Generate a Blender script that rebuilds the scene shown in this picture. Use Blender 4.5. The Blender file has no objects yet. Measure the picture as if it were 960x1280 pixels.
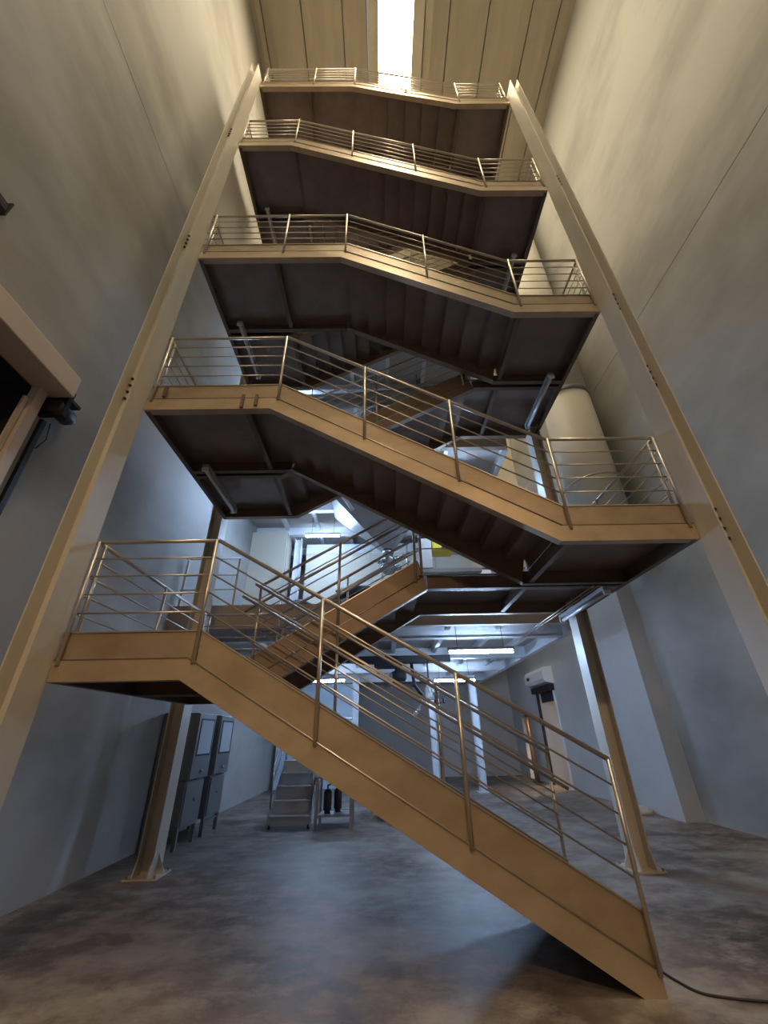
import bpy, bmesh, math, random
from mathutils import Vector, Matrix
random.seed(7)
scene = bpy.context.scene
col = scene.collection
# ------------------------------------------------------------------ camera
FPX, PITCH, ROLL, YAW, CAMH = 505.4, 0.504594, -0.020439, 0.011607, 1.6
fw = Vector((math.sin(YAW)*math.cos(PITCH), math.cos(YAW)*math.cos(PITCH), math.sin(PITCH)))
rt = Vector((math.cos(YAW), -math.sin(YAW), 0)); up = rt.cross(fw)
cr, sr = math.cos(ROLL), math.sin(ROLL)
r2 = cr*rt + sr*up; u2 = -sr*rt + cr*up
cam_d = bpy.data.cameras.new('camera'); cam = bpy.data.objects.new('camera', cam_d); col.objects.link(cam)
cam_d.sensor_fit = 'VERTICAL'; cam_d.sensor_height = 36.0; cam_d.lens = FPX/1280*36.0
cam_d.clip_start = 0.05; cam_d.clip_end = 200
cam.matrix_world = Matrix(((r2.x, u2.x, -fw.x, 0), (r2.y, u2.y, -fw.y, 0), (r2.z, u2.z, -fw.z, CAMH), (0, 0, 0, 1)))
scene.camera = cam
# ------------------------------------------------------------------ world, light levels, exposure
SKYLIGHT = 42.0          # daylight through the roof strip
TUBE = 235.0             # fluorescent tubes that are on
FLOOD = 66.0           # warm flood lamps high on the wall behind the camera
DOORLAMP = 220.0
scene.view_settings.view_transform = 'Standard'; scene.view_settings.look = 'None'
scene.view_settings.exposure = -0.18; scene.view_settings.gamma = 1.0; scene.view_settings.use_curve_mapping = False
world = bpy.data.worlds.new('world'); scene.world = world; world.use_nodes = True
bg = world.node_tree.nodes['Background']; bg.inputs[0].default_value = (0.75, 0.82, 1.0, 1); bg.inputs[1].default_value = 0.6

# ------------------------------------------------------------------ materials
MATS = {}
def mat(name, base, rough=0.5, metal=0.0, var=0.0, scale=3.0, dark=None, bump=0.0, stretch=(1, 1, 1), emit=None, estr=0.0, spec=None, detail=6.0, lo=0.35, hi=0.7):
    m = bpy.data.materials.new(name); m.use_nodes = True
    nt = m.node_tree; b = nt.nodes['Principled BSDF']
    b.inputs['Base Color'].default_value = (*base, 1); b.inputs['Roughness'].default_value = rough; b.inputs['Metallic'].default_value = metal
    if spec is not None: b.inputs['Specular IOR Level'].default_value = spec
    if dark is not None or bump:
        tc = nt.nodes.new('ShaderNodeTexCoord'); mp = nt.nodes.new('ShaderNodeMapping'); mp.inputs['Scale'].default_value = stretch
        nt.links.new(tc.outputs['Object'], mp.inputs['Vector'])
        nz = nt.nodes.new('ShaderNodeTexNoise'); nz.inputs['Scale'].default_value = scale; nz.inputs['Detail'].default_value = detail; nz.inputs['Roughness'].default_value = 0.6
        nt.links.new(mp.outputs[0], nz.inputs['Vector'])
        if dark is not None:
            cr_ = nt.nodes.new('ShaderNodeValToRGB'); cr_.color_ramp.elements[0].position = lo; cr_.color_ramp.elements[1].position = hi
            cr_.color_ramp.elements[0].color = (*dark, 1); cr_.color_ramp.elements[1].color = (*base, 1)
            nt.links.new(nz.outputs['Fac'], cr_.inputs[0]); nt.links.new(cr_.outputs[0], b.inputs['Base Color'])
        if bump:
            bp = nt.nodes.new('ShaderNodeBump'); bp.inputs['Strength'].default_value = bump; bp.inputs['Distance'].default_value = 0.02
            nt.links.new(nz.outputs['Fac'], bp.inputs['Height']); nt.links.new(bp.outputs[0], b.inputs['Normal'])
    if emit is not None:
        b.inputs['Emission Color'].default_value = (*emit, 1); b.inputs['Emission Strength'].default_value = estr
    MATS[name] = m; return m

mat('wall_paint', (0.43, 0.425, 0.41), 0.75, dark=(0.27, 0.26, 0.24), scale=0.42, bump=0.05, lo=0.30, hi=0.55, stretch=(1, 0.5, 1.0))
mat('wall_smooth', (0.52, 0.53, 0.54), 0.6, dark=(0.46, 0.46, 0.46), scale=0.8)
mat('ceiling_concrete', (0.55, 0.49, 0.39), 0.8, dark=(0.45, 0.40, 0.31), scale=1.1, stretch=(1.6, 0.25, 1))
mat('ceiling_light', (0.75, 0.70, 0.58), 0.7, dark=(0.66, 0.61, 0.5), scale=1.0)
mat('joint', (0.06, 0.055, 0.05), 0.9)
mat('cream_wall', (0.66, 0.61, 0.51), 0.75, dark=(0.60, 0.55, 0.45), scale=0.7)
mat('taupe_wall', (0.52, 0.49, 0.46), 0.7, dark=(0.46, 0.435, 0.41), scale=0.8)
mat('blue_panel', (0.55, 0.66, 0.78), 0.4)
mat('column_paint', (0.66, 0.61, 0.53), 0.42, dark=(0.58, 0.53, 0.45), scale=2.2, stretch=(1, 1, 0.4))
mat('white_paint', (0.74, 0.75, 0.78), 0.4, dark=(0.66, 0.67, 0.70), scale=2.0)
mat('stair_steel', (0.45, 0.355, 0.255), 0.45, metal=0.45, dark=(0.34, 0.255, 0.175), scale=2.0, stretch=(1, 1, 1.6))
mat('lit_channel_steel', (0.54, 0.43, 0.31), 0.42, metal=0.45, dark=(0.42, 0.325, 0.225), scale=2.0, stretch=(1, 1, 1.6))  # stair steel lightened: extra light on the proud channel put into its colour
mat('shaded_steel', (0.31, 0.225, 0.165), 0.48, metal=0.35, dark=(0.23, 0.16, 0.115), scale=2.0)  # stair steel darkened: the shade on the rear stringers put into its colour
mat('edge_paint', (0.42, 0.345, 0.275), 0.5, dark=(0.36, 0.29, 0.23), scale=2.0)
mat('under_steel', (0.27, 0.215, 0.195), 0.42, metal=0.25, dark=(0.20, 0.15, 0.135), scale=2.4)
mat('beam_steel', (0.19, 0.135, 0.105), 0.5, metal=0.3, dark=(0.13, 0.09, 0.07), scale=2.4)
mat('rail_steel', (0.56, 0.50, 0.43), 0.34, metal=0.8)
mat('stainless', (0.52, 0.53, 0.55), 0.33, metal=0.9, dark=(0.44, 0.45, 0.47), scale=3.0)
mat('stainless_dull', (0.33, 0.34, 0.36), 0.45, metal=0.6, dark=(0.27, 0.28, 0.29), scale=3.0)
mat('cabinet_metal', (0.23, 0.24, 0.25), 0.42, metal=0.35, dark=(0.19, 0.20, 0.21), scale=2.0)
mat('cabinet_glass', (0.60, 0.68, 0.76), 0.12)
mat('black', (0.014, 0.014, 0.016), 0.5)
mat('rubber', (0.03, 0.03, 0.032), 0.7)
mat('opening_shade', (0.012, 0.010, 0.009), 0.9)
mat('shutter_brown', (0.20, 0.14, 0.09), 0.6)
mat('shutter_box', (0.62, 0.53, 0.47), 0.55)
mat('housing', (0.34, 0.35, 0.36), 0.45, metal=0.1)
mat('tube_off', (0.62, 0.64, 0.66), 0.25)
mat('tube_on', (0.9, 0.95, 1.0), 0.3, emit=(0.47, 0.67, 1.0), estr=TUBE)
mat('skylight_pane', (0.95, 0.95, 0.92), 0.4, emit=(1.0, 0.85, 0.58), estr=SKYLIGHT)
mat('yellow', (0.85, 0.62, 0.03), 0.45)
mat('navy_bag', (0.020, 0.026, 0.045), 0.55)
mat('copper', (0.60, 0.32, 0.18), 0.35, metal=0.7)
mat('plastic_white', (0.72, 0.71, 0.69), 0.4)
mat('steps_grey', (0.44, 0.45, 0.47), 0.45, metal=0.25)
mat('duct_paint', (0.70, 0.66, 0.58), 0.55, metal=0.0, dark=(0.65, 0.61, 0.53), scale=1.5)

def floor_material():
    m = bpy.data.materials.new('floor_concrete'); m.use_nodes = True; nt = m.node_tree; N = nt.nodes; L = nt.links
    b = N['Principled BSDF']; tc = N.new('ShaderNodeTexCoord')
    def noise(s, d, r=0.6, st=(1, 1, 1)):
        mp = N.new('ShaderNodeMapping'); mp.inputs['Scale'].default_value = st; L.new(tc.outputs['Object'], mp.inputs['Vector'])
        n = N.new('ShaderNodeTexNoise'); n.inputs['Scale'].default_value = s; n.inputs['Detail'].default_value = d; n.inputs['Roughness'].default_value = r
        L.new(mp.outputs[0], n.inputs['Vector']); return n
    n1 = noise(0.75, 9, 0.68); n2 = noise(2.6, 10, 0.72, (1, 1.4, 1)); n3 = noise(6.0, 6)
    r1 = N.new('ShaderNodeValToRGB'); e = r1.color_ramp.elements
    e[0].position = 0.37; e[0].color = (0.06, 0.042, 0.034, 1); e[1].position = 0.62; e[1].color = (0.28, 0.245, 0.215, 1)
    x = r1.color_ramp.elements.new(0.50); x.color = (0.15, 0.114, 0.096, 1)
    L.new(n1.outputs['Fac'], r1.inputs[0])
    r2_ = N.new('ShaderNodeValToRGB'); e = r2_.color_ramp.elements; e[0].position = 0.47; e[0].color = (0, 0, 0, 1); e[1].position = 0.70; e[1].color = (1, 1, 1, 1)
    L.new(n2.outputs['Fac'], r2_.inputs[0])
    mx = N.new('ShaderNodeMix'); mx.data_type = 'RGBA'; L.new(r2_.outputs[0], mx.inputs[0]); L.new(r1.outputs[0], mx.inputs[6]); mx.inputs[7].default_value = (0.34, 0.29, 0.245, 1)
    L.new(mx.outputs[2], b.inputs['Base Color'])
    rr = N.new('ShaderNodeMapRange'); rr.inputs[3].default_value = 0.32; rr.inputs[4].default_value = 0.7; L.new(n2.outputs['Fac'], rr.inputs[0]); L.new(rr.outputs[0], b.inputs['Roughness'])
    bp = N.new('ShaderNodeBump'); bp.inputs['Strength'].default_value = 0.12; bp.inputs['Distance'].default_value = 0.01; L.new(n3.outputs['Fac'], bp.inputs['Height']); L.new(bp.outputs[0], b.inputs['Normal'])
    MATS['floor_concrete'] = m
floor_material()

# ------------------------------------------------------------------ mesh helpers
class MB:
    def __init__(s): s.v = []; s.f = []; s.sm = []
    def add(s, vs, fs, smooth=False):
        o = len(s.v); s.v += [tuple(v) for v in vs]; s.f += [tuple(i+o for i in f) for f in fs]; s.sm += [smooth]*len(fs); return s
    def box(s, x0, x1, y0, y1, z0, z1):
        if x0 > x1: x0, x1 = x1, x0
        if y0 > y1: y0, y1 = y1, y0
        if z0 > z1: z0, z1 = z1, z0
        return s.add([(x0,y0,z0),(x1,y0,z0),(x1,y1,z0),(x0,y1,z0),(x0,y0,z1),(x1,y0,z1),(x1,y1,z1),(x0,y1,z1)],
              [(0,3,2,1),(4,5,6,7),(0,1,5,4),(1,2,6,5),(2,3,7,6),(3,0,4,7)])
    def prism_xz(s, pts, y0, y1):      # polygon in x,z extruded along y
        if y0 > y1: y0, y1 = y1, y0
        a = sum(pts[i][0]*pts[(i+1) % len(pts)][1]-pts[(i+1) % len(pts)][0]*pts[i][1] for i in range(len(pts)))
        if a < 0: pts = pts[::-1]
        n = len(pts)
        vs = [(p[0], y0, p[1]) for p in pts]+[(p[0], y1, p[1]) for p in pts]
        fs = [tuple(range(n)), tuple(range(2*n-1, n-1, -1))]+[(i, i+n, (i+1) % n+n, (i+1) % n) for i in range(n)]
        return s.add(vs, fs)
    def prism_yz(s, pts, x0, x1):
        if x0 > x1: x0, x1 = x1, x0
        a = sum(pts[i][0]*pts[(i+1) % len(pts)][1]-pts[(i+1) % len(pts)][0]*pts[i][1] for i in range(len(pts)))
        if a < 0: pts = pts[::-1]
        n = len(pts)
        vs = [(x0, p[0], p[1]) for p in pts]+[(x1, p[0], p[1]) for p in pts]
        fs = [tuple(range(n-1, -1, -1)), tuple(range(n, 2*n))]+[(i, (i+1) % n, (i+1) % n+n, i+n) for i in range(n)]
        return s.add(vs, fs)
    def tube(s, pts, r, n=8, caps=True):
        pts = [Vector(p) for p in pts]; rings = []
        for i, p in enumerate(pts):
            d = (pts[min(i+1, len(pts)-1)]-pts[max(i-1, 0)]).normalized()
            a = Vector((0, 0, 1)) if abs(d.z) < 0.9 else Vector((1, 0, 0))
            u = d.cross(a).normalized(); w = u.cross(d).normalized()
            rad = r[i] if isinstance(r, (list, tuple)) else r
            rings.append([p+(u*math.cos(2*math.pi*k/n)+w*math.sin(2*math.pi*k/n))*rad for k in range(n)])
        vs = [v for q in rings for v in q]; fs = []
        for i in range(len(pts)-1):
            for k in range(n):
                k2 = (k+1) % n; fs.append((i*n+k, (i+1)*n+k, (i+1)*n+k2, i*n+k2))
        s.add(vs, fs, True)
        if caps:
            o = len(s.v)-len(vs)
            s.f += [tuple(o+k for k in range(n)), tuple(o+(len(pts)-1)*n+k for k in range(n-1, -1, -1))]; s.sm += [False, False]
        return s
    def lathe(s, c, prof, n=24):        # profile of (r, z) about a vertical axis at c=(x,y)
        vs = [(c[0]+r*math.cos(2*math.pi*k/n), c[1]+r*math.sin(2*math.pi*k/n), z) for r, z in prof for k in range(n)]
        fs = []
        for i in range(len(prof)-1):
            for k in range(n):
                k2 = (k+1) % n; fs.append((i*n+k, i*n+k2, (i+1)*n+k2, (i+1)*n+k))
        s.add(vs, fs, True); o = len(s.v)-len(vs)
        s.f += [tuple(o+k for k in range(n-1, -1, -1)), tuple(o+(len(prof)-1)*n+k for k in range(n))]; s.sm += [False, False]
        return s
    def ball(s, c, r, n=12, m=8, sc=(1, 1, 1)):
        prof = [(r*math.sin(math.pi*i/m), -r*math.cos(math.pi*i/m)) for i in range(m+1)]
        vs = [(c[0]+a*math.cos(2*math.pi*k/n)*sc[0], c[1]+a*math.sin(2*math.pi*k/n)*sc[1], c[2]+z*sc[2]) for a, z in prof for k in range(n)]
        fs = [(i*n+k, i*n+(k+1) % n, (i+1)*n+(k+1) % n, (i+1)*n+k) for i in range(m) for k in range(n)]
        return s.add(vs, fs, True)
    def build(s, name, m, parent=None, bevel=0.0):
        me = bpy.data.meshes.new(name); me.from_pydata(s.v, [], s.f)
        for p, q in zip(me.polygons, s.sm): p.use_smooth = q
        bm = bmesh.new(); bm.from_mesh(me); bmesh.ops.recalc_face_normals(bm, faces=bm.faces)
        if bevel: bmesh.ops.bevel(bm, geom=list(bm.edges), offset=bevel, segments=2, affect='EDGES', profile=0.5, clamp_overlap=True)
        bm.to_mesh(me); bm.free(); me.materials.append(MATS[m]); me.update()
        o = bpy.data.objects.new(name, me); col.objects.link(o)
        if parent is not None: o.parent = parent
        return o
def tag(o, label, cat, group=None):
    o['label'] = label; o['category'] = cat
    if group: o['group'] = group
    return o
def thing(name, label, cat, group=None):
    o = bpy.data.objects.new(name, None); col.objects.link(o); o.empty_display_size = 0.2
    return tag(o, label, cat, group)
def struct(o): o['kind'] = 'structure'; return o
def sroot(name):
    o = bpy.data.objects.new(name, None); col.objects.link(o); return struct(o)
def part(name, m, parent, *boxes, bevel=0.0):
    mb = MB()
    for b in boxes: mb.box(*b)
    return mb.build(name, m, parent, bevel)

# ------------------------------------------------------------------ the building shell
XL, XR, XR2, YB0, YSTEP, YBACK, YFAR, ZC = -4.05, 6.3, 5.9, -5.0, 9.85, 15.5, 20.5, 23.0
struct(part('floor', 'floor_concrete', None, (XL-0.2, XR+3.2, YB0-0.2, YFAR+0.2, -0.2, 0)))
# walls are stacked wide precast panels with an open joint between them
wl = sroot('wall_left')
SH_Y0, SH_Y1, SH_Z = -0.6, 3.45, 5.25       # roller shutter opening
J = 0.008
part('wall_panel', 'wall_paint', wl, (XL-0.25, XL, SH_Y1, YFAR, 0, 11.35-J))
part('wall_panel', 'wall_paint', wl, (XL-0.25, XL, YB0, SH_Y0, 0, 11.35-J))
part('wall_panel', 'wall_paint', wl, (XL-0.25, XL, SH_Y0, SH_Y1, SH_Z, 11.35-J))
part('wall_panel', 'wall_paint', wl, (XL-0.25, XL, YB0, YFAR, 11.35+J, ZC))
part('joint_seal', 'joint', wl, (XL-0.25, XL-0.03, YB0, YFAR, 11.35-J, 11.35+J))
part('shade_lining', 'opening_shade', wl, (XL-0.75, XL-0.7, SH_Y0-0.1, SH_Y1+0.1, 0, SH_Z+0.1))  # near-black sheets line the opening, its shade put into their colour
part('shade_lining', 'opening_shade', wl, (XL-0.75, XL-0.004, SH_Y1-0.012, SH_Y1-0.001, 0, SH_Z-0.02))
part('shade_lining', 'opening_shade', wl, (XL-0.75, XL-0.004, SH_Y0, SH_Y1-0.012, SH_Z-0.02, SH_Z-0.005))
wr = sroot('wall_right')
part('wall_panel', 'wall_paint', wr, (XR, XR+0.25, YB0, YSTEP, 0, 10.3-J))
part('wall_panel', 'wall_paint', wr, (XR, XR+0.25, YB0, YFAR, 10.3+J, ZC))
part('joint_seal', 'joint', wr, (XR+0.03, XR+0.25, YB0, YSTEP, 10.3-J, 10.3+J))
# thicker wall beyond the step, with two openings
D1 = (15.2, 16.7, 3.05); D2 = (18.3, 19.3, 2.15)
part('wall_panel', 'wall_smooth', wr, (XR2, XR+0.25, YSTEP, D1[0], 0, 10.3-J))
part('wall_panel', 'wall_smooth', wr, (XR2, XR+0.25, D1[0], D1[1], D1[2], 10.3-J))
part('wall_panel', 'wall_smooth', wr, (XR2, XR+0.25, D1[1], D2[0], 0, 10.3-J))
part('wall_panel', 'wall_smooth', wr, (XR2, XR+0.25, D2[0], D2[1], D2[2], 10.3-J))
part('wall_panel', 'wall_smooth', wr, (XR2, XR+0.25, D2[1], YFAR, 0, 10.3-J))
part('corridor_wall', 'cream_wall', wr, (XR+2.6, XR+2.8, 13, 22, 0, 4.2), (XR+0.25, XR+2.8, 12.9, 13, 0, 4.2), (XR+0.25, XR+2.8, 22, 22.1, 0, 4.2))
part('corridor_ceiling', 'cream_wall', wr, (XR+0.25, XR+2.8, 12.9, 22.1, 4.2, 4.3))
wb = sroot('wall_back')
part('wall_panel', 'cream_wall', wb, (XL, 3.95, YBACK, YBACK+0.25, 3.86, 7.5-J))
part('wall_panel', 'cream_wall', wb, (XL, XR, YBACK, YBACK+0.25, 7.5+J, 15.2-J))
part('wall_panel', 'cream_wall', wb, (XL, XR, YBACK, YBACK+0.25, 15.2+J, ZC))
part('wall_panel', 'taupe_wall', wb, (XL, XR2, YFAR, YFAR+0.2, 0, 7.6))
wf = sroot('wall_front')
part('wall_panel', 'wall_paint', wf, (XL, XR, YB0-0.25, YB0, 0, 11.35-J))
part('wall_panel', 'wall_paint', wf, (XL, XR, YB0-0.25, YB0, 11.35+J, ZC))
# ceiling: long precast slabs with dark joints, a rooflight strip with pale upstands
ce = sroot('ceiling')
SK0, SK1 = 0.17, 1.36
def zc(x): return ZC-1.55*(x-XL)/(XR-XL)          # the roof falls gently towards the right wall
edges = [XL-0.25, -3.72, -2.37, -1.00, -0.19]
edges_r = [1.71, 2.50, 3.73, 5.05, 5.90, XR+0.25]
def slab(x0, x1, name='ceiling_slab', m='ceiling_concrete', drop=0.10):
    g = 0.016; w = x1-x0; e = min(0.30, w*0.3); d = drop*0.4
    xs = [(x0+g, 0), (x0+g+e*0.25, 0), (x0+g+e, -d), (x1-g-e, -d), (x1-g-e*0.25, 0), (x1-g, 0)]
    pts = [(x, zc(x)+o) for x, o in xs]+[(x1-g, zc(x1)+0.25), (x0+g, zc(x0)+0.25)]
    MB().prism_xz(pts, YB0-0.25, YBACK+0.25).build(name, m, ce)
for a, b in zip(edges, edges[1:]): slab(a, b)
for a, b in zip(edges_r, edges_r[1:]): slab(a, b)
for x0, x1 in ((XL-0.25, -0.19), (1.71, XR+0.25)):
    MB().prism_xz([(x0, zc(x0)+0.26), (x1, zc(x1)+0.26), (x1, zc(x1)+0.36), (x0, zc(x0)+0.36)], YB0-0.25, YBACK+0.25).build('roof_backing', 'joint', ce)
for a, b in ((-0.19, SK0), (SK1, 1.71)): slab(a, b, 'rooflight_upstand', 'ceiling_light', 0.0)
ZS = zc(0.8)
sk = part('window_1', 'skylight_pane', None, (SK0+0.02, SK1-0.02, YB0-0.2, 11.0, ZS+0.14, ZS+0.18)); struct(sk)
part('rooflight_end', 'ceiling_light', ce, (SK0, SK1, 11.0, YBACK+0.25, ZS-0.02, ZS+0.2))
part('rooflight_curb', 'ceiling_light', ce, (SK0-0.03, SK0+0.02, YB0-0.25, 11.0, ZS+0.02, ZS+0.4)); part('rooflight_curb', 'ceiling_light', ce, (SK1-0.02, SK1+0.03, YB0-0.25, 11.0, ZS-0.08, ZS+0.4))

# floors of the building behind the stair: slab, white beam grid
def storey(tag_, xr, yf, zt, zb, yb, beams_y, beams_x, mslab='taupe_wall'):
    r = sroot('trim_%d' % tag_)
    part('deck', mslab, r, (XL+0.005, xr-0.005, yf+0.02, yb, zb+0.28, zt))
    part('edge_beam', 'edge_paint', r, (XL+0.005, xr, yf, yf+0.02, zb, zt))
    part('edge_beam_flange', 'edge_paint', r, (XL+0.005, xr, yf-0.03, yf+0.10, zb-0.015, zb))
    part('side_beam', 'white_paint', r, (xr-0.02, xr, yf+0.02, yb, zb, zt))
    part('side_beam_flange', 'white_paint', r, (xr-0.09, xr+0.05, yf+0.10, yb, zb-0.015, zb))
    for y in beams_y:
        part('cross_beam', 'white_paint', r, (XL+0.01, xr-0.02, y-0.012, y+0.012, zb+0.0, zb+0.28), (XL+0.01, xr-0.02, y-0.09, y+0.09, zb-0.015, zb))
    ys = [yf+0.1]+list(beams_y)+[yb]
    for x in beams_x:
        for ya, yb_ in zip(ys, ys[1:]):
            part('joist', 'white_paint', r, (x-0.05, x+0.05, ya+0.1, yb_-0.1, zb+0.14, zb+0.28))
    return r
storey(1, 3.95, 7.7, 3.85, 3.41, YFAR-0.005, (8.95, 11.6, 14.2, 16.8), (-3.0, -1.9, -0.8, 0.3, 1.4, 2.5, 3.4))
storey(2, 2.95, 7.4, 7.77, 7.35, YBACK-0.005, (9.0, 10.3, 11.9, 13.6), (-3.0, -2.0, -1.0, 0.3, 1.6))
storey(3, 2.95, 7.6, 11.60, 11.20, YBACK-0.005, (9.4, 11.6, 13.6), (-3.0, -1.9, -0.8, 0.3, 1.4))

# ------------------------------------------------------------------ steel columns of the stair tower
stair = thing('staircase', 'tall zigzag steel staircase with tube railings standing on cream columns', 'staircase')
def hcolumn(x0, x1, y0, y1, z1, bolts=()):
    T = 0.016; ym = (y0+y1)/2; xm = (x0+x1)/2
    t = MB().box(x0, x0+T, y0, y1, 0.02, z1).box(x1-T, x1, y0, y1, 0.02, z1).box(x0+T, x1-T, ym-0.006, ym+0.006, 0.02, z1).build('column', 'column_paint', stair)
    part('base_plate', 'column_paint', t, (x0-0.11, x1+0.11, y0-0.08, y1+0.08, 0, 0.02))
    for sx, xe in ((-1, x0), (1, x1)):
        MB().prism_xz([(xe, 0.02), (xe+sx*0.10, 0.02), (xe+sx*0.10, 0.05), (xe, 0.24)], ym-0.008, ym+0.008).build('gusset', 'column_paint', t)
    for xa in (x0, x1-T):
        MB().prism_yz([(y0, 0.02), (y0-0.07, 0.02), (y0-0.07, 0.05), (y0, 0.24)], xa, xa+T).build('gusset', 'column_paint', t)
    for bx in (x0-0.075, x1+0.075):
        for by in (y0-0.045, y1+0.045):
            MB().tube([(bx, by, 0.02), (bx, by, 0.05)], 0.014, 6).build('anchor_bolt', 'stainless_dull', t)
    for zb in bolts:
        for k in range(4):
            z = zb+0.117*(k-1.5)
            bx_ = x0+0.037 if x0 < 0 else x1-0.037
            MB().tube([(bx_, ym-0.006, z), (bx_, ym-0.028, z)], 0.019, 6).build('bolt', 'rubber', t)
    return t
XC0, XC1 = -3.09, 3.50
hcolumn(XC0-0.20, XC0, 3.70, 4.02, 17.5, (5.62, 9.1, 13.55))
hcolumn(XC1, XC1+0.19, 3.70, 4.02, 16.25, (3.52, 7.33, 11.2, 5.75))
hcolumn(XC0-0.22, XC0, 6.98, 7.28, 17.4)
hcolumn(XC1-0.24, XC1-0.02, 6.78, 7.06, 16.2)

# ------------------------------------------------------------------ stairs
YF, YI, YJ, YK = 4.02, 5.45, 5.60, 7.05           # stringer planes: front pair, back pair
SEAM, DEP, PLATE, RH = 0.25, 0.44, 0.235, 0.97
ltop = [2.52, 5.83, 9.31, 13.76, 17.38]           # stringer tops, shutter side
rtop = [3.855, 7.765, 11.61, 16.14]               # stringer tops, duct side
lx = [-1.75, -1.31, -0.50, -1.79, -0.48]          # front bends
rx = [2.09, 2.25, 2.24, 2.19]
bxl = -1.75; bxr = [0.55, 1.69, 2.24, 2.20]       # back flights
def miter(xb, m, d):                              # landing horizontal meeting a slope m at xb
    return xb+d*(math.sqrt(1+m*m)-1)/m
def rail(parent, P, Q, posts, ydir=(0, -1, 0), second=False, bars=4, post_drop=0.30):
    # handrail with bars below it and posts; P, Q are points on the stringer top
    P = Vector(P); Q = Vector(Q)
    MB().tube([P+Vector((0, 0, RH)), Q+Vector((0, 0, RH))], 0.021, 8).build('handrail', 'rail_steel', parent)
    for k in range(1, bars+1):
        d = Vector((0, 0, RH*k/(bars+1)))
        MB().tube([P+d, Q+d], 0.009, 6).build('bar', 'rail_steel', parent)
    if second:
        d = Vector((0, 0, RH-0.26)); e = (Q-P).normalized()*0.18
        MB().tube([P+d-e, Q+d+e], 0.021, 8).build('lower_handrail', 'rail_steel', parent)
    for f in posts:
        p = P.lerp(Q, f)+Vector(ydir)*0.024
        MB().tube([(p.x, p.y, p.z-post_drop), (p.x, p.y, p.z+RH-0.005)], 0.019, 8).build('post', 'rail_steel', parent)
PROUD = 0.024
def slope_stringer(xa, za, xb, zb, y, side, foot=False):
    # stringer of a flight from (xa,za) to (xb,zb), xa<xb; side=-1: outer face towards -y
    m = (zb-za)/(xb-xa); c = math.sqrt(1+m*m)
    def L(d, x): return za+m*(x-xa)-d*c
    def A(d): x = miter(xa, m, d); return (x, L(d, x))
    def B(d): x = xb if foot else miter(xb, m, d); return (x, L(d, x))
    yo = y; yi = y-side*0.010
    up_ = MB().prism_xz([A(0), B(0), B(SEAM), A(SEAM)], yo, yi)
    if foot:
        xe = B(0)[0]; x0 = xa+(DEP*c-za)/m
        pts = [A(SEAM), (xe, L(SEAM, xe)), (xe, 0.0), (x0, 0.0), A(DEP)]
        top = [A(DEP), (x0, 0.0), (x0, 0.012), (A(DEP)[0], A(DEP)[1]+0.012)]
    else:
        pts = [A(SEAM), B(SEAM), B(DEP), A(DEP)]
        top = [A(DEP), B(DEP), B(DEP-0.012), A(DEP-0.012)]
    ch = MB().prism_xz(pts, yo+side*PROUD, yi).prism_xz(top, yi, yi-side*0.07)
    ed = MB().prism_xz([A(-0.012), B(-0.012), B(0), A(0)], yo+side*0.012, yi-side*0.02)
    a_, b_ = A(SEAM), B(SEAM)
    bd = MB().tube([(a_[0], yo+side*(PROUD+0.004), a_[1]), (b_[0], yo+side*(PROUD+0.004), b_[1])], 0.008, 6)
    return up_, ch, ed, bd
def treads(parent, xl, zl, xh, zh, y0, y1):       # walk levels low and high
    n = max(2, round((zh-zl)/0.166)); r = (zh-zl)/n; g = (xh-xl)/(n-1); sgn = 1 if g > 0 else -1
    for k in range(1, n):
        xa = xl+g*(k-1); xb = xl+g*k; z = zl+r*k
        mb = MB().box(xa-sgn*0.03, xb, y0, y1, z-0.006, z)
        mb.box(xa-sgn*0.03, xa-sgn*0.024, y0, y1, z-0.05, z-0.006)
        mb.box(xa, xa+sgn*0.006, y0, y1, z-r, z-0.006)
        mb.build('tread', 'under_steel', parent)
    MB().box(xh-sgn*0.003, xh+sgn*0.003, y0, y1, zh-r, zh-0.012).build('riser', 'under_steel', parent)
def flight(xa, za, xb, zb, y0, y1, posts, foot=False, second=False, outer_front=True):
    S = [slope_stringer(xa, za, xb, zb, y0, -1, foot), slope_stringer(xa, za, xb, zb, y1, 1, foot)]
    front = y0 < 5
    t = S[0][0].build('stair_flight', 'stair_steel' if front else 'shaded_steel', stair); S[1][0].build('stringer', 'shaded_steel', t)
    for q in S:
        q[1].build('stringer_channel', 'lit_channel_steel' if front and q is S[0] else 'shaded_steel', t); q[2].build('top_edge', 'rail_steel', t); q[3].build('seam_highlight', 'rail_steel', t)  # pale strip added along the seam, standing in for the edge highlight
    if za > zb: treads(t, xb, 0.0 if foot else zb-PLATE, xa, za-PLATE, y0+0.012, y1-0.012)
    else: treads(t, xa, za-PLATE, xb, zb-PLATE, y0+0.012, y1-0.012)
    rail(t, (xa, y0-0.004, za), (xb, y0-0.004, zb), posts, (0, -1, 0), second=second and not outer_front, post_drop=0.32)
    rail(t, (xa, y1+0.004, za), (xb, y1+0.004, zb), posts, (0, 1, 0), second=second, post_drop=0.32)
    return t
def fr(xa, xb, xs): return [(x-xa)/(xb-xa) for x in xs]
flight(lx[0], ltop[0], 1.905, 0.42, YF, YI, fr(lx[0], 1.905, (-0.586, 0.675, 1.893)), foot=True, second=True)
fposts = [(-0.18, 0.94), (0.85,), (-0.496, 0.87), (0.86,)]
for i in range(4):
    flight(lx[i+1], ltop[i+1], rx[i], rtop[i], YF, YI, fr(lx[i+1], rx[i], fposts[i]))
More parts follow.
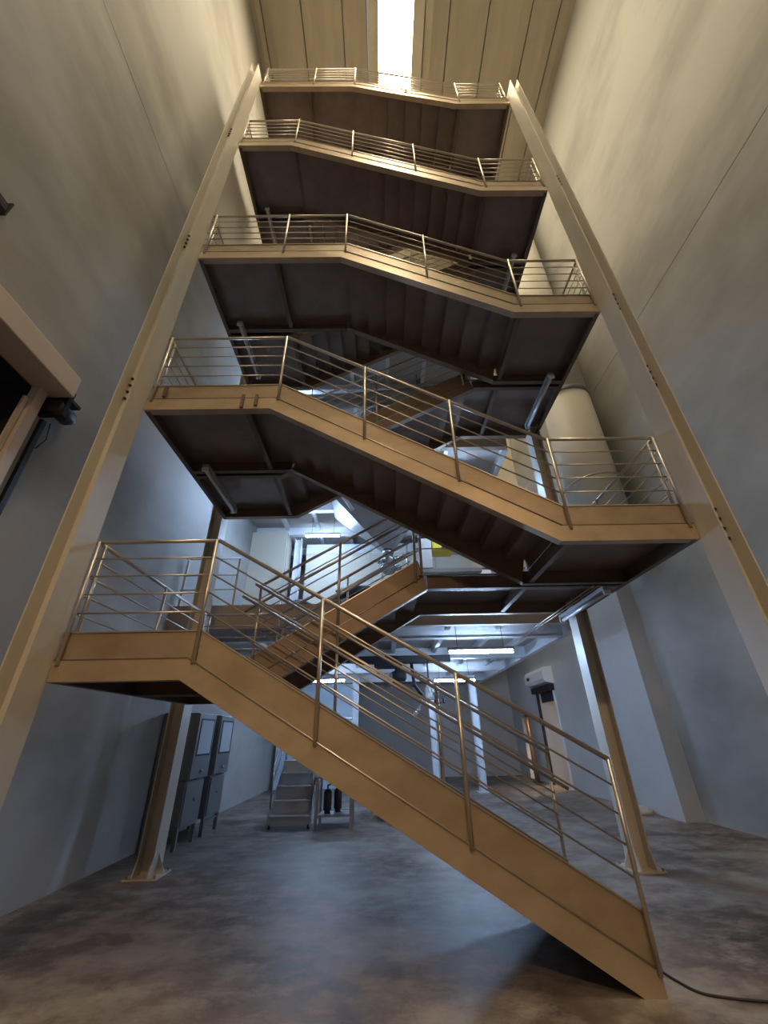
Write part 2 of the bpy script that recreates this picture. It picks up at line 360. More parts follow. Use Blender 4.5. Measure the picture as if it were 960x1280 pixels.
for i in range(4):
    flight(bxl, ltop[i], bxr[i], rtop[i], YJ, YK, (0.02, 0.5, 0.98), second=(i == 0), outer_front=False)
def landing(left, z, xf, xb, m_f, m_b, inner=False, mids=()):
    # xf: bend of the front flight, xb: bend of the back flight
    xo = XC0+0.01 if left else XC1-0.01; s = 1 if left else -1
    def beam(y, side, xc, m):
        def end(d): return miter(xc, m, d)
        u = MB().prism_xz([(xo, z), (end(0), z), (end(SEAM), z-SEAM), (xo, z-SEAM)], y, y-side*0.010)
        c = MB().prism_xz([(xo, z-SEAM), (end(SEAM), z-SEAM), (end(DEP), z-DEP), (xo, z-DEP)], y+side*PROUD, y-side*0.010)
        c.box(*sorted((xo, end(DEP))), y-side*0.010, y-side*0.08, z-DEP, z-DEP+0.012)
        e = MB().box(*sorted((xo, end(0))), y+side*0.012, y-side*0.03, z, z+0.012)
        j = MB().box(*sorted((xo, end(SEAM))), y+side*(PROUD+0.003), y, z-SEAM-0.004, z-SEAM+0.006)
        return u, c, e, j
    S = [beam(YF, -1, xf, m_f), beam(YK, 1, xb, m_b)]
    t = S[0][0].build('landing', 'stair_steel', stair); S[1][0].build('edge_beam', 'shaded_steel', t)
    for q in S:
        q[1].build('edge_channel', 'lit_channel_steel' if q is S[0] else 'shaded_steel', t); q[2].build('top_edge', 'rail_steel', t); q[3].build('joint_strip', 'beam_steel', t)
    for y, xc, m in ((YI, xf, m_f), (YJ, xb, m_b)):
        X = sorted((xo+s*0.03, miter(xc, m, DEP)))
        part('inner_beam', 'beam_steel', t, (*X, y-0.006, y+0.006, z-DEP, z-PLATE-0.01), (*X, y-0.05, y+0.03, z-DEP-0.004, z-DEP+0.008))
    part('side_beam', 'beam_steel', t, (*sorted((xo, xo+s*0.012)), YF+0.012, YK-0.012, z-DEP, z), (*sorted((xo, xo+s*0.07)), YF+0.012, YK-0.012, z-DEP-0.003, z-DEP+0.010))
    near = min(xf, xb) if left else max(xf, xb)
    part('floor_plate', 'under_steel', t, (*sorted((xo+s*0.014, near-s*0.004)), YF+0.012, YK-0.012, z-PLATE-0.008, z-PLATE))
    if abs(xf-near) > 0.05: part('floor_plate', 'under_steel', t, (*sorted((near+s*0.004, xf)), YF+0.012, YI+0.06, z-PLATE-0.008, z-PLATE))
    if abs(xb-near) > 0.05: part('floor_plate', 'under_steel', t, (*sorted((near+s*0.004, xb)), YJ-0.06, YK-0.012, z-PLATE-0.008, z-PLATE))
    for ya, yb in ((YF+0.09, YI-0.06), (YJ+0.04, YK-0.09)):
        part('cross_beam', 'beam_steel', t, (near-0.006, near+0.006, ya, yb, z-DEP+0.02, z-PLATE-0.009), (near-0.035, near+0.035, ya, yb, z-DEP+0.012, z-DEP+0.022))
    L_ = abs(xf-xo)
    ps = [0.03, 0.985]+[abs(x-xo)/L_ for x in mids]
    rail(t, (xo+s*0.01, YF-0.004, z), (xf, YF-0.004, z), ps)
    rail(t, (xo+s*0.025, YF+0.03, z), (xo+s*0.025, YK-0.03, z), (0.02, 0.5, 0.98), (s*0.9, 0, 0))
    if left or inner: rail(t, (xo+s*0.02, YK+0.004, z), (xb, YK+0.004, z), (0.05, 0.97), (0, 1, 0))
    if abs(xf-near) > 0.3: rail(t, (near, YI+0.03, z), (xf, YI+0.03, z), (0.04, 0.97), (0, 1, 0), post_drop=0.2)
    if abs(xb-near) > 0.3: rail(t, (near, YJ-0.004, z), (xb, YJ-0.004, z), (0.04, 0.97), post_drop=0.2)
    return t
fm = [(0.42-ltop[0])/(1.905-lx[0])]+[(rtop[i]-ltop[i+1])/(rx[i]-lx[i+1]) for i in range(4)]
bm_ = [(rtop[i]-ltop[i])/(bxr[i]-bxl) for i in range(4)]
for i in range(5):
    q = landing(True, ltop[i], lx[i], bxl, fm[i], bm_[i] if i < 4 else 0.57, mids=((-1.63,) if i in (2, 4) else ()))
    if i == 1:
        for x, z0, z1 in ((-1.80, 5.40, 5.62), (-1.62, 5.43, 5.62), (-2.86, 5.60, 5.79)):
            part('welded_stub', 'beam_steel', q, (x-0.02, x+0.02, YF-PROUD-0.03, YF-PROUD, z0, z1))
for i in range(4):
    landing(False, rtop[i], rx[i], bxr[i], fm[i+1], bm_[i], inner=(i == 3))

# ------------------------------------------------------------------ tube lights
def tube_light(label, x0, x1, y0, y1, z, on, group, hang=0.3, wires=True):
    t = thing('tube_light', label, 'light', group)
    alongx = abs(x1-x0) > abs(y1-y0)
    if alongx:
        y = y0; hw = 0.045
        MB().box(x0, x1, y-hw, y+hw, z+0.03, z+0.085).build('housing', 'housing', t)
        MB().tube([(x0+0.03, y, z), (x1-0.03, y, z)], 0.033 if on else 0.018, 8).build('tube', 'tube_on' if on else 'tube_off', t)
        for x in (x0, x1-0.03): MB().box(x, x+0.03, y-hw, y+hw, z-0.03, z+0.03).build('end_cap', 'plastic_white', t)
        for x in (x0+0.2, x1-0.2): MB().tube([(x, y, z+0.085), (x, y, z+0.085+hang)], 0.005, 5).build('hanger', 'black', t)
    else:
        x = x0; hw = 0.05
        MB().box(x-hw, x+hw, y0, y1, z+0.03, z+0.085).build('housing', 'housing', t)
        MB().tube([(x, y0+0.03, z), (x, y1-0.03, z)], 0.03, 8).build('tube', 'tube_on' if on else 'tube_off', t)
        for y in (y0, y1-0.03): MB().box(x-hw, x+hw, y, y+0.03, z-0.03, z+0.03).build('end_cap', 'plastic_white', t)
        for y in (y0+0.2, y1-0.2): MB().tube([(x, y, z+0.085), (x, y, z+0.085+hang)], 0.006, 5).build('hanger', 'black', t)
    return t
LT = 'lit tube lights under the mezzanines'
tube_light('lit tube light under the lowest mezzanine, above the side wall door', 1.30, 2.62, 8.35, 8.35, 3.02, True, LT, 0.58)
tube_light('lit tube light deep under the lowest mezzanine, between white columns', 1.55, 2.85, 13.3, 13.3, 3.03, True, LT, 0.58)
tube_light('lit tube light deep under the lowest mezzanine, before the pale blue panel', -2.28, -1.08, 12.7, 12.7, 3.02, True, LT, 0.58)
tube_light('lit tube light above the cream back wall, beside the hopper', -2.30, -1.22, 11.2, 11.2, 6.98, True, LT, 0.58)
tube_light('added unseen lit tube light beside the roller shutter wall on the middle storey', -3.4, -2.2, 8.6, 8.6, 6.98, True, LT, 0.58)  # this and the next three tubes are unseen, added for their light
tube_light('added unseen lit tube light over the yellow machine on the middle storey', 1.3, 2.5, 8.6, 8.6, 6.98, True, LT, 0.58)
tube_light('added unseen lit tube light on the upper storey behind the back flights', 0.3, 1.5, 11.7, 11.7, 10.86, True, LT, 0.55)
tube_light('added unseen lit tube light on the upper storey beside the roller shutter wall', -3.3, -2.1, 9.9, 9.9, 10.86, True, LT, 0.55)
UT = 'unlit tubes under the landings'
for i, nm in ((1, 'second'), (2, 'third'), (3, 'fourth')):
    tube_light('unlit grey tube light under the %s landing on the roller shutter side' % nm, -2.72, -2.72, 5.2, 6.6, ltop[i]-DEP-0.10, False, UT, 0.10)
tube_light('unlit tube light with a cable tray, under the long landing by the mezzanine', 3.12, 3.12, 5.4, 7.0, rtop[0]-DEP-0.14, False, UT, 0.14)
for i, nm in ((1, 'second'), (2, 'third')):
    tube_light('unlit grey tube light under the %s landing on the round duct side' % nm, 3.14, 3.14, 5.2, 6.6, rtop[i]-DEP-0.10, False, UT, 0.10)
ct = thing('cable_tray', 'slim wire cable tray beside the unlit tube under the long landing', 'cable tray')
for x in (2.95, 3.03): MB().tube([(x, 5.4, 3.40-0.03), (x, 9.2, 3.40-0.03)], 0.008, 5).build('side_wire', 'rail_steel', ct)
for k in range(10): MB().tube([(2.95, 5.5+k*0.4, 3.37), (3.03, 5.5+k*0.4, 3.37)], 0.005, 5).build('rung', 'rail_steel', ct)

# ------------------------------------------------------------------ round duct by the far corner of the right wall
t = thing('round_duct', 'tall cream round duct standing off the wall by the pilaster', 'duct')
DC = (5.50, 8.85); R = 0.65
MB().lathe(DC, [(R, 5.6), (R, 10.0)], 40).build('lower_section', 'duct_paint', t)
MB().lathe(DC, [(R, 10.16), (R, zc(DC[0])-0.25)], 40).build('upper_section', 'duct_paint', t)
MB().lathe(DC, [(R+0.006, 10.0), (R+0.03, 10.02), (R+0.03, 10.14), (R+0.006, 10.16)], 40).build('flange_ring', 'stainless_dull', t)
MB().lathe(DC, [(0.3, 5.2), (R, 5.6)], 40).build('bottom_cone', 'duct_paint', t)
MB().tube([(DC[0]-0.78*math.cos(a), DC[1]-0.78*math.sin(a), 6.95+0.12*math.sin(a)) for a in [math.pi*k/14 for k in range(15)]], 0.022, 6).build('hoop_bar', 'rail_steel', t)
part('wall_bracket', 'stainless_dull', t, (DC[0]+0.5, XR, DC[1]-0.06, DC[1]+0.06, 5.9, 6.0)); part('wall_bracket', 'stainless_dull', t, (DC[0]+0.5, XR, DC[1]-0.06, DC[1]+0.06, 12.0, 12.1))

# ------------------------------------------------------------------ roller shutter on the left wall
t = thing('roller_shutter', 'roller shutter door with a beige box, half rolled up', 'roller shutter')
part('shutter_box', 'shutter_box', t, (XL, XL+0.36, SH_Y0-0.2, 3.63, 5.25, 5.55), bevel=0.012)
part('guide_rail', 'shutter_box', t, (XL, XL+0.10, 3.44, 3.56, 0, 5.25))
part('guide_rail', 'shutter_box', t, (XL, XL+0.10, SH_Y0-0.1, SH_Y0+0.02, 0, 5.25))
part('guide_lip', 'shutter_box', t, (XL+0.02, XL+0.05, 3.38, 3.43, 0, 5.05))
for k in range(21):
    part('slat', 'shutter_brown', t, (XL-0.09, XL-0.06, SH_Y0+0.02, 3.43, k*0.215+0.01, k*0.215+0.212))
t = thing('shutter_motor', 'black drive motor hanging under the end of the roller shutter box', 'motor')
MB().tube([(XL+0.18, 3.60, 5.12), (XL+0.18, 3.86, 5.12)], 0.10, 14).build('motor_body', 'black', t)
part('mount', 'black', t, (XL, XL+0.3, 3.64, 3.70, 5.0, 5.38)); MB().tube([(XL+0.18, 3.86, 5.12), (XL+0.18, 3.92, 5.12)], 0.05, 10).build('end_cover', 'stainless_dull', t)
part('bracket', 'black', t, (XL, XL+0.22, 3.70, 3.92, 5.32, 5.36)); MB().tube([(XL+0.05, 3.8, 5.0), (XL+0.03, 3.86, 4.8), (XL+0.02, 3.8, 4.62)], 0.008, 5).build('cable', 'black', t)
tag(MB().box(XL, XL+0.045, 3.70, 3.76, 0, 4.98).build('cable_duct', 'black'), 'black vertical cable duct beside the roller shutter guide', 'cable duct')
t = thing('wall_lamp', 'black lamp on a bracket high on the roller shutter wall', 'lamp')
part('lamp_body', 'black', t, (XL+0.03, XL+0.10, 2.02, 2.24, 6.56, 6.66), bevel=0.02); part('bracket', 'black', t, (XL, XL+0.08, 2.25, 2.27, 6.56, 6.78), (XL, XL+0.02, 1.99, 2.27, 6.75, 6.78), (XL, XL+0.1, 1.99, 2.01, 6.60, 6.80))
# ------------------------------------------------------------------ warm flood lamps high on the wall facing the stair
def flood_lamp(x, z, label, aim, power, colr):
    t = thing('flood_lamp', label, 'lamp', 'flood lamps facing the stair'); y = YB0+0.45
    part('bracket', 'black', t, (x-0.22, x-0.205, YB0, y-0.05, z-0.03, z+0.03)); part('bracket', 'black', t, (x+0.205, x+0.22, YB0, y-0.05, z-0.03, z+0.03))
    part('lamp_body', 'black', t, (x-0.2, x+0.2, y-0.14, y-0.03, z-0.16, z+0.16), bevel=0.015)
    l = bpy.data.lights.new('flood_light', 'AREA'); l.shape = 'RECTANGLE'; l.size = 0.36; l.size_y = 0.26; l.energy = power; l.color = colr; l.spread = math.radians(75)
    o = bpy.data.objects.new('flood_light', l); col.objects.link(o); o.location = (x, y, z)
    o.rotation_euler = (Vector(aim)-Vector((x, y, z))).to_track_quat('-Z', 'Y').to_euler(); o.parent = t
flood_lamp(-1.6, 7.6, 'warm flood lamp facing the stair, nearer the roller shutter', (-1.0, 3.6, 1.6), FLOOD, (1.0, 0.66, 0.36))
flood_lamp(3.6, 7.6, 'warm flood lamp facing the stair, nearer the plain wall', (1.6, 3.6, 1.6), FLOOD*0.5, (1.0, 0.66, 0.36))

# ------------------------------------------------------------------ ground floor behind the stair
def cabinet(y0, y1, label):
    t = thing('glass_front_cabinet', label, 'cabinet', 'steel cabinets along the roller shutter wall')
    x0, x1 = XL+0.02, -3.40
    part('body', 'cabinet_metal', t, (x0, x1, y0, y1, 0.97, 2.03), bevel=0.008)
    part('base_cabinet', 'cabinet_metal', t, (x0, x1-0.03, y0+0.02, y1-0.02, 0.27, 0.955), bevel=0.008)
    for x in (x0+0.02, x1-0.09):
        for y in (y0+0.03, y1-0.09): part('leg', 'cabinet_metal', t, (x, x+0.06, y, y+0.06, 0, 0.27))
    if y0 > 9: part('foot_rail', 'cabinet_metal', t, (x1-0.08, x1-0.04, y0+0.09, y1-0.09, 0.2, 0.24))
    d = part('door', 'cabinet_metal', t, (x1+0.002, x1+0.025, y0+0.01, y1-0.01, 0.98, 2.02), bevel=0.005)
    ya, yb = y0+0.13, y1-0.10
    part('window_frame', 'rubber', d, (x1+0.026, x1+0.034, ya-0.03, yb+0.03, 1.33, 1.36), (x1+0.026, x1+0.034, ya-0.03, yb+0.03, 1.91, 1.94), (x1+0.026, x1+0.034, ya-0.03, ya, 1.36, 1.91), (x1+0.026, x1+0.034, yb, yb+0.03, 1.36, 1.91))
    part('window_glass', 'cabinet_glass', d, (x1+0.026, x1+0.030, ya, yb, 1.36, 1.91))
    MB().ball((x1+0.05, (y0+y1)/2, 1.09), 0.028, 10, 6).build('knob', 'stainless', d)
    d2 = part('lower_door', 'cabinet_metal', t, (x1-0.028, x1-0.008, y0+0.05, y1-0.05, 0.31, 0.93), bevel=0.005)
    MB().ball((x1+0.01, (y0+y1)/2, 0.66), 0.022, 10, 6).build('knob', 'stainless', d2)
cabinet(8.38, 9.22, 'grey glass-fronted steel cabinet right behind the gusseted column')
cabinet(9.52, 10.36, 'grey glass-fronted steel cabinet with a foot rail between its legs')
# portable steps
t = thing('portable_steps', 'stainless portable steps with a tubular handrail, beside the small steel table', 'steps')
x0, x1, y0 = -2.34, -1.48, 10.02
for k in range(5):
    s = part('step', 'steps_grey', t, (x0+0.03, x1-0.03, y0+k*0.26, y0+k*0.26+0.31, (k+1)*0.225-0.03, (k+1)*0.225))
    part('step_riser', 'steps_grey', s, (x0+0.03, x1-0.03, y0+k*0.26+0.02, y0+k*0.26+0.032, k*0.225+0.002+(0.055 if k == 0 else 0), (k+1)*0.225-0.03))
for x in (x0, x1-0.025):
    MB().prism_yz([(y0, 0.04), (y0, 0.26), (y0+1.35, 1.18), (y0+1.35, 0.86)], x, x+0.025).build('side_plate', 'steps_grey', t)
for x in (x0+0.0125, x1-0.0125):
    h = MB().tube([(x, y0+0.12, 0.3), (x, y0+0.12, 1.10), (x, y0+1.3, 1.98), (x, y0+1.3, 1.15)], 0.02, 8).build('handrail', 'stainless', t)
    MB().tube([(x, y0+0.12, 0.75), (x, y0+1.3, 1.62)], 0.014, 8).build('mid_rail', 'stainless', h)
for x in (x0+0.04, x1-0.04):
    for y in (y0+0.06, y0+1.28): MB().tube([(x-0.02, y, 0.05), (x+0.02, y, 0.05)], 0.05, 12).build('wheel', 'rubber', t)
for x in (x0+0.02, x1-0.05): part('rear_leg', 'stainless', t, (x, x+0.03, y0+1.30, y0+1.33, 0.05, 0.9))
def table(label, x0, x1, y0, y1, h):
    t = thing('steel_table', label, 'table', 'stainless tables beside the portable steps')
    part('top', 'stainless', t, (x0, x1, y0, y1, h-0.04, h), bevel=0.006)
    for x in (x0, x1-0.05):
        for y in (y0, y1-0.05): part('leg', 'stainless', t, (x, x+0.05, y, y+0.05, 0, h-0.04))
    for y in (y0+0.01, y1-0.04): part('stretcher', 'stainless', t, (x0+0.05, x1-0.05, y, y+0.03, 0.19, 0.225))
    part('shelf', 'stainless_dull', t, (x0+0.05, x1-0.05, y0+0.05, y1-0.05, 0.20, 0.215))
table('small stainless table beside the portable steps with black pumps on its shelf', -1.40, -0.65, 10.0, 10.75, 0.88)
table('low stainless table standing apart from the portable steps', -0.30, 0.7, 10.75, 11.4, 0.62)
for i, (x, y) in enumerate(((-1.18, 10.3), (-0.98, 10.45))):
    t = thing('pump_unit', ['black pump unit on the table shelf, nearer the portable steps', 'black pump unit on the table shelf, farther from the portable steps'][i], 'pump', 'black pumps on the table shelf')
    MB().lathe((x, y), [(0.06, 0.216), (0.06, 0.26), (0.085, 0.28), (0.085, 0.58), (0.05, 0.63)], 14).build('body', 'black', t)
    MB().tube([(x, y, 0.63), (x, y-0.05, 0.70), (x+0.06, y-0.1, 0.72)], 0.016, 6).build('pipe', 'rubber', t)
# white columns below the mezzanine
for i, (x, y, lab) in enumerate(((3.10, 15.2, 'white steel column below the mezzanine facing the side wall door'), (1.75, 16.0, 'white steel column below the mezzanine behind the hanging hoist'), (-0.95, 15.6, 'white steel column below the mezzanine beside the pale blue panel'))):
    t = thing('mezzanine_column', lab, 'column', 'white columns below the mezzanine')
    part('flange', 'white_paint', t, (x-0.11, x-0.098, y-0.11, y+0.11, 0.02, 3.39)); part('flange', 'white_paint', t, (x+0.098, x+0.11, y-0.11, y+0.11, 0.02, 3.39))
    part('web', 'white_paint', t, (x-0.098, x+0.098, y-0.006, y+0.006, 0.02, 3.39)); part('base_plate', 'white_paint', t, (x-0.2, x+0.2, y-0.2, y+0.2, 0, 0.02))
t = thing('cold_room_panel', 'pale blue insulated partition panel below the mezzanine', 'partition')
part('panel', 'blue_panel', t, (-3.9, -2.5, 17.0, 17.1, 0, 3.38)); part('panel', 'blue_panel', t, (-2.48, -1.1, 17.0, 17.1, 0, 3.38))
part('shelf_rail', 'stainless', t, (-3.9, -1.1, 16.9, 17.0, 2.15, 2.22))
# hanging hoist
t = thing('hanging_hoist', 'black hoist rail with gripper arm and white cover hung below the mezzanine', 'hoist')
part('rail', 'black', t, (-0.6, 1.75, 10.9, 11.15, 3.22, 3.39), (-0.2, 0.5, 10.7, 11.3, 3.12, 3.22)); part('rail', 'black', t, (-1.6, -0.5, 11.2, 11.35, 3.28, 3.39))
MB().lathe((0.42, 11.0), [(0.17, 2.80), (0.2, 2.86), (0.2, 3.0), (0.10, 3.04), (0.10, 3.12)], 16).build('drive_unit', 'rubber', t)
MB().tube([(0.75, 11.0, 3.22), (0.80, 11.0, 2.7), (0.98, 11.0, 2.45)], 0.04, 8).build('arm', 'black', t)
MB().lathe((1.16, 11.0), [(0.14, 2.35), (0.13, 2.5), (0.07, 2.66), (0.04, 2.72)], 14).build('cover', 'plastic_white', t)
part('gripper', 'black', t, (1.25, 1.55, 10.92, 11.08, 2.36, 2.52), (1.28, 1.33, 10.9, 11.1, 2.27, 2.36), (1.40, 1.45, 10.9, 11.1, 2.27, 2.36), (1.50, 1.55, 10.9, 11.1, 2.27, 2.36))
MB().tube([(0.98, 11, 2.45), (0.9, 11, 2.15), (0.72, 11, 1.95)], 0.05, 8).build('lower_arm', 'plastic_white', t)
MB().tube([(1.16, 11.0, 2.72), (1.16, 11.0, 3.22)], 0.02, 8).build('cover_rod', 'black', t)
# shutter hood and door of the right wall
t = thing('door_shutter', 'white quick-roll door hood above the side wall doorway', 'roller door')
MB().prism_xz([(XR2-0.005, 3.06), (XR2-0.30, 3.12), (XR2-0.36, 3.22), (XR2-0.36, 3.48), (XR2-0.28, 3.60), (XR2-0.005, 3.62)], D1[0]-0.25, D1[1]+0.25).build('hood', 'plastic_white', t)
part('label_plate', 'black', t, (XR2-0.375, XR2-0.362, D1[1]-0.3, D1[1]-0.05, 3.3, 3.40))
part('curtain', 'rubber', t, (XR2+0.06, XR2+0.08, D1[0]+0.02, D1[1]-0.02, 2.55, 3.05))
part('curtain_drum', 'black', t, (XR2-0.22, XR2-0.005, D1[0]-0.15, D1[1]+0.15, 2.86, 3.05))
part('side_guide', 'rubber', t, (XR2-0.08, XR2-0.002, D1[1], D1[1]+0.10, 0, 2.85)); part('side_guide', 'plastic_white', t, (XR2-0.05, XR2-0.002, D1[0]-0.10, D1[0], 0, 2.85))
# corridor behind: window in its far wall
wn = part('window_2', 'cabinet_glass', None, (XR+2.57, XR+2.595, 20.2, 21.4, 1.4, 2.6)); struct(wn)
part('window_frame', 'white_paint', wn, (XR+2.55, XR+2.57, 20.15, 20.25, 1.3, 2.7), (XR+2.55, XR+2.57, 21.35, 21.45, 1.3, 2.7), (XR+2.55, XR+2.57, 20.75, 20.85, 1.3, 2.7), (XR+2.5, XR+2.57, 20.1, 21.5, 1.25, 1.32))
t = thing('corridor_lamp', 'warm ceiling lamp in the corridor behind the side wall doorway', 'lamp')
part('lamp_plate', 'plastic_white', t, (XR+1.1, XR+1.7, 16.6, 17.2, 4.15, 4.2))
l = bpy.data.lights.new('corridor_light', 'AREA'); l.size = 0.5; l.energy = DOORLAMP; l.color = (1.0, 0.78, 0.55)
o = bpy.data.objects.new('corridor_light', l); col.objects.link(o); o.location = (XR+1.4, 16.9, 4.13); o.parent = t
t = thing('copper_post', 'copper-coloured post standing by the side wall', 'post')
MB().tube([(5.6, 17.6, 0), (5.6, 17.6, 2.15)], 0.09, 12).build('shaft', 'copper', t); part('cap', 'rubber', t, (5.48, 5.72, 17.48, 17.72, 2.15, 2.19)); part('foot_plate', 'rubber', t, (5.45, 5.75, 17.45, 17.75, 0, 0.015))
# floor cable
def spline(pts, n=8):
    out = []
    for i in range(len(pts)-1):
        p0 = Vector(pts[max(i-1, 0)]); p1 = Vector(pts[i]); p2 = Vector(pts[i+1]); p3 = Vector(pts[min(i+2, len(pts)-1)])
        for k in range(n):
            u = k/n; out.append(0.5*((2*p1)+(p2-p0)*u+(2*p0-5*p1+4*p2-p3)*u*u+(3*p1-p0-3*p2+p3)*u**3))
    out.append(Vector(pts[-1])); return out
tag(MB().tube(spline([(2.02, 4.55, 0.008), (2.07, 4.32, 0.008), (2.10, 4.18, 0.008), (2.16, 4.04, 0.008), (2.30, 3.97, 0.008), (2.55, 3.91, 0.008), (3.2, 3.8, 0.008), (4.5, 4.2, 0.008)]), 0.008, 6).build('floor_cable', 'rubber'), 'black cable lying on the floor from the foot of the stair', 'cable')
t = thing('drain_cover', 'low grey drain hump on the floor beside the pilaster wall', 'drain')
MB().lathe((5.55, 11.0), [(0.36, 0.0), (0.34, 0.07), (0.22, 0.13), (0.05, 0.15)], 20).build('hump', 'taupe_wall', t)

# ------------------------------------------------------------------ middle storey machines
t = thing('hopper', 'large stainless hopper tapering down through the upper floor', 'hopper')
hx, hy = 0.2, 10.0
a = [(-1.35, 9.25), (1.15, 9.25), (1.15, 10.75), (-1.35, 10.75)]; b = [(hx-0.14, hy-0.14), (hx+0.14, hy-0.14), (hx+0.14, hy+0.14), (hx-0.14, hy+0.14)]
mb = MB(); vs = [(x, y, 7.34) for x, y in a]+[(x, y, 5.95) for x, y in b]
mb.add(vs, [(0, 1, 5, 4), (1, 2, 6, 5), (2, 3, 7, 6), (3, 0, 4, 7), (4, 5, 6, 7), (0, 3, 2, 1)]); mb.build('cone', 'stainless_dull', t)
MB().lathe((hx, hy), [(0.11, 5.80), (0.15, 5.82), (0.15, 5.90), (0.11, 5.94)], 16).build('outlet_flange', 'stainless', t)
MB().tube([(-1.1, 9.1, 7.3), (-0.85, 9.1, 6.95), (-0.7, 9.1, 6.7)], 0.05, 8).build('feed_pipe', 'white_paint', t)
t = thing('valve_stack', 'stainless rotary valve stack with round bodies below the hopper outlet', 'valve')
MB().lathe((hx, hy), [(0.10, 5.28), (0.17, 5.33), (0.21, 5.42), (0.17, 5.5), (0.10, 5.54), (0.16, 5.58), (0.19, 5.66), (0.14, 5.76), (0.10, 5.79)], 18).build('valve_body', 'stainless', t)
for dx, dy, dz in ((0.26, -0.05, 5.42), (0.24, -0.08, 5.66), (-0.22, -0.1, 5.6)): MB().ball((hx+dx, hy+dy, dz), 0.09, 12, 8).build('bonnet', 'stainless', t)
part('leg', 'stainless', t, (hx-0.18, hx-0.14, hy-0.02, hy+0.02, 3.85, 5.40)); part('leg', 'stainless', t, (hx+0.14, hx+0.18, hy-0.02, hy+0.02, 3.85, 5.40))
def bag(c, sx, sy, sz, lab):
    random.seed(int(c[0]*100)); mb = MB(); n, m = 14, 8
    prof = [(math.sin(math.pi*i/m), -math.cos(math.pi*i/m)) for i in range(m+1)]
    vs = []
    for r_, z_ in prof:
        for k in range(n):
            w = 1+0.13*math.sin(3*k+5*z_)+0.07*random.random()
            vs.append((c[0]+r_*math.cos(2*math.pi*k/n)*sx*w, c[1]+r_*math.sin(2*math.pi*k/n)*sy*w, c[2]+max(-0.75, z_)*sz/1.75+sz*0.43))
    mb.add(vs, [(i*n+k, i*n+(k+1) % n, (i+1)*n+(k+1) % n, (i+1)*n+k) for i in range(m) for k in range(n)], True)
    tag(mb.build('dark_bag', 'navy_bag'), lab, 'bag', 'dark bags on the mezzanine')
bag((-1.95, 9.6, 4.08), 0.36, 0.3, 0.42, 'small dark bag on a pallet, away from the valve stack')
bag((-0.55, 9.3, 4.30), 0.55, 0.35, 0.42, 'long dark bag on a pallet beside the valve stack')
for i, (x, y, h) in enumerate(((-1.95, 9.6, 0.23), (-0.55, 9.3, 0.45))):
    t = thing('pallet_stand', ['grey low stand under the small dark bag', 'grey tall stand under the long dark bag'][i], 'stand', 'stands under the dark bags')
    part('deck', 'stainless_dull', t, (x-0.55, x+0.55, y-0.4, y+0.4, 3.85+h-0.05, 3.85+h))
    for dx in (-0.5, 0.45):
        for dy in (-0.35, 0.3): part('leg', 'stainless_dull', t, (x+dx, x+dx+0.05, y+dy, y+dy+0.05, 3.85, 3.85+h-0.05))
t = thing('yellow_machine', 'yellow machine head with a black panel on a white frame, on the mezzanine', 'machine')
part('head', 'yellow', t, (1.30, 1.85, 9.4, 9.9, 5.68, 6.02), bevel=0.03); part('panel', 'black', t, (1.55, 1.80, 9.385, 9.399, 5.70, 5.86)); part('side_arm', 'plastic_white', t, (1.86, 2.5, 9.5, 9.8, 5.70, 5.86), bevel=0.01)
part('cabinet', 'plastic_white', t, (0.98, 1.29, 9.4, 9.9, 5.20, 6.00), bevel=0.01)
part('frame', 'stainless_dull', t, (0.98, 2.5, 9.42, 9.88, 5.10, 5.19))
for x in (1.0, 2.40):
    for y in (9.44, 9.80): part('leg', 'stainless_dull', t, (x, x+0.06, y, y+0.06, 3.85, 5.10))
t = thing('partition_wall', 'cream partition wall at the back of the middle storey', 'partition')
for k in range(5): part('panel', 'cream_wall', t, (-2.5+k*1.08+0.004, -2.5+(k+1)*1.08-0.004, 12.62, 12.72, 3.86, 7.0))
part('head_rail', 'white_paint', t, (-2.5, 2.9, 12.60, 12.74, 7.0, 7.33))
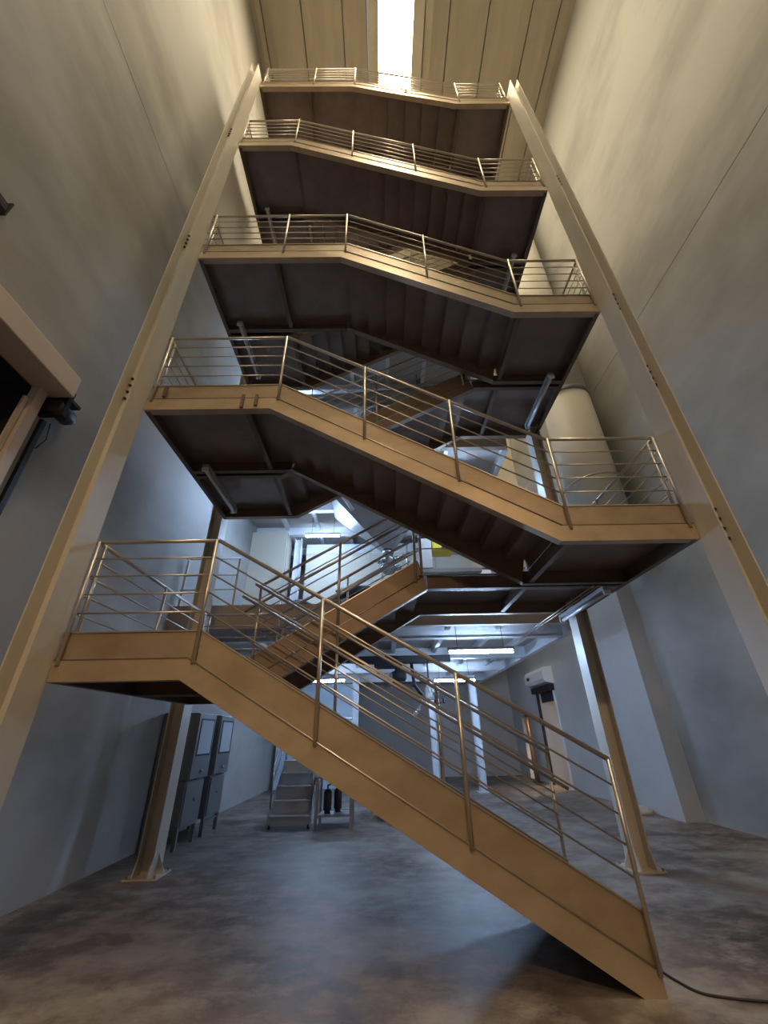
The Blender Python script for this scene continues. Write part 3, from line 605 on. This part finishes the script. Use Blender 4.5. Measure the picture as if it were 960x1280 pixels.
t = thing('beige_pillar', 'broad beige pillar standing against the roller shutter wall on the mezzanine', 'pillar')
part('shaft', 'cream_wall', t, (XL, -2.95, 11.6, 12.4, 3.85, 7.34)); part('joint_band', 'joint', t, (-2.95, -2.945, 11.7, 11.71, 3.85, 7.34))
t = thing('upper_column', 'bright white steel column in front of the cream back wall on the mezzanine', 'column')
part('flange', 'white_paint', t, (-2.80, -2.785, 12.1, 12.35, 3.87, 7.34)); part('flange', 'white_paint', t, (-2.60, -2.585, 12.1, 12.35, 3.87, 7.34)); part('web', 'white_paint', t, (-2.785, -2.60, 12.22, 12.235, 3.87, 7.34)); part('base_plate', 'white_paint', t, (-2.85, -2.53, 12.05, 12.4, 3.85, 3.87))
# mezzanine edge guard, seen through the lowest landing
t = thing('mezzanine_guardrail', 'thin steel guard rail along the edge of the lowest mezzanine', 'guard rail')
for x in (-3.95, -2.9): part('post', 'rail_steel', t, (x-0.02, x+0.02, 7.78, 7.82, 3.85, 4.85))
for z in (4.2, 4.5, 4.85): MB().tube([(-4.0, 7.8, z), (-2.88, 7.8, z)], 0.014, 6).build('rail', 'rail_steel', t)
# upper storey machines
t = thing('process_tank', 'pale stainless tank on the upper storey behind the back flights', 'tank')
MB().lathe((0.2, 10.2), [(0.2, 8.2), (0.9, 8.7), (0.9, 10.5), (0.5, 10.8), (0.2, 10.85)], 28).build('shell', 'stainless', t)
for a_ in range(3):
    an = a_*2.094+0.3; x = 0.2+0.8*math.cos(an); y = 10.2+0.8*math.sin(an); part('leg', 'stainless_dull', t, (x-0.04, x+0.04, y-0.04, y+0.04, 7.77, 8.75))
t = thing('air_duct', 'grey air duct crossing below the upper ceiling', 'duct')
MB().tube([(-2.8, 9.0, 10.3), (-0.9, 9.0, 10.4), (2.6, 9.0, 10.75)], 0.22, 16).build('duct_pipe', 'stainless_dull', t)
for x, z in ((-2.0, 10.34), (1.2, 10.61)): MB().tube([(x, 9.0, z), (x, 9.0, 11.485)], 0.012, 5).build('hanger', 'black', t)
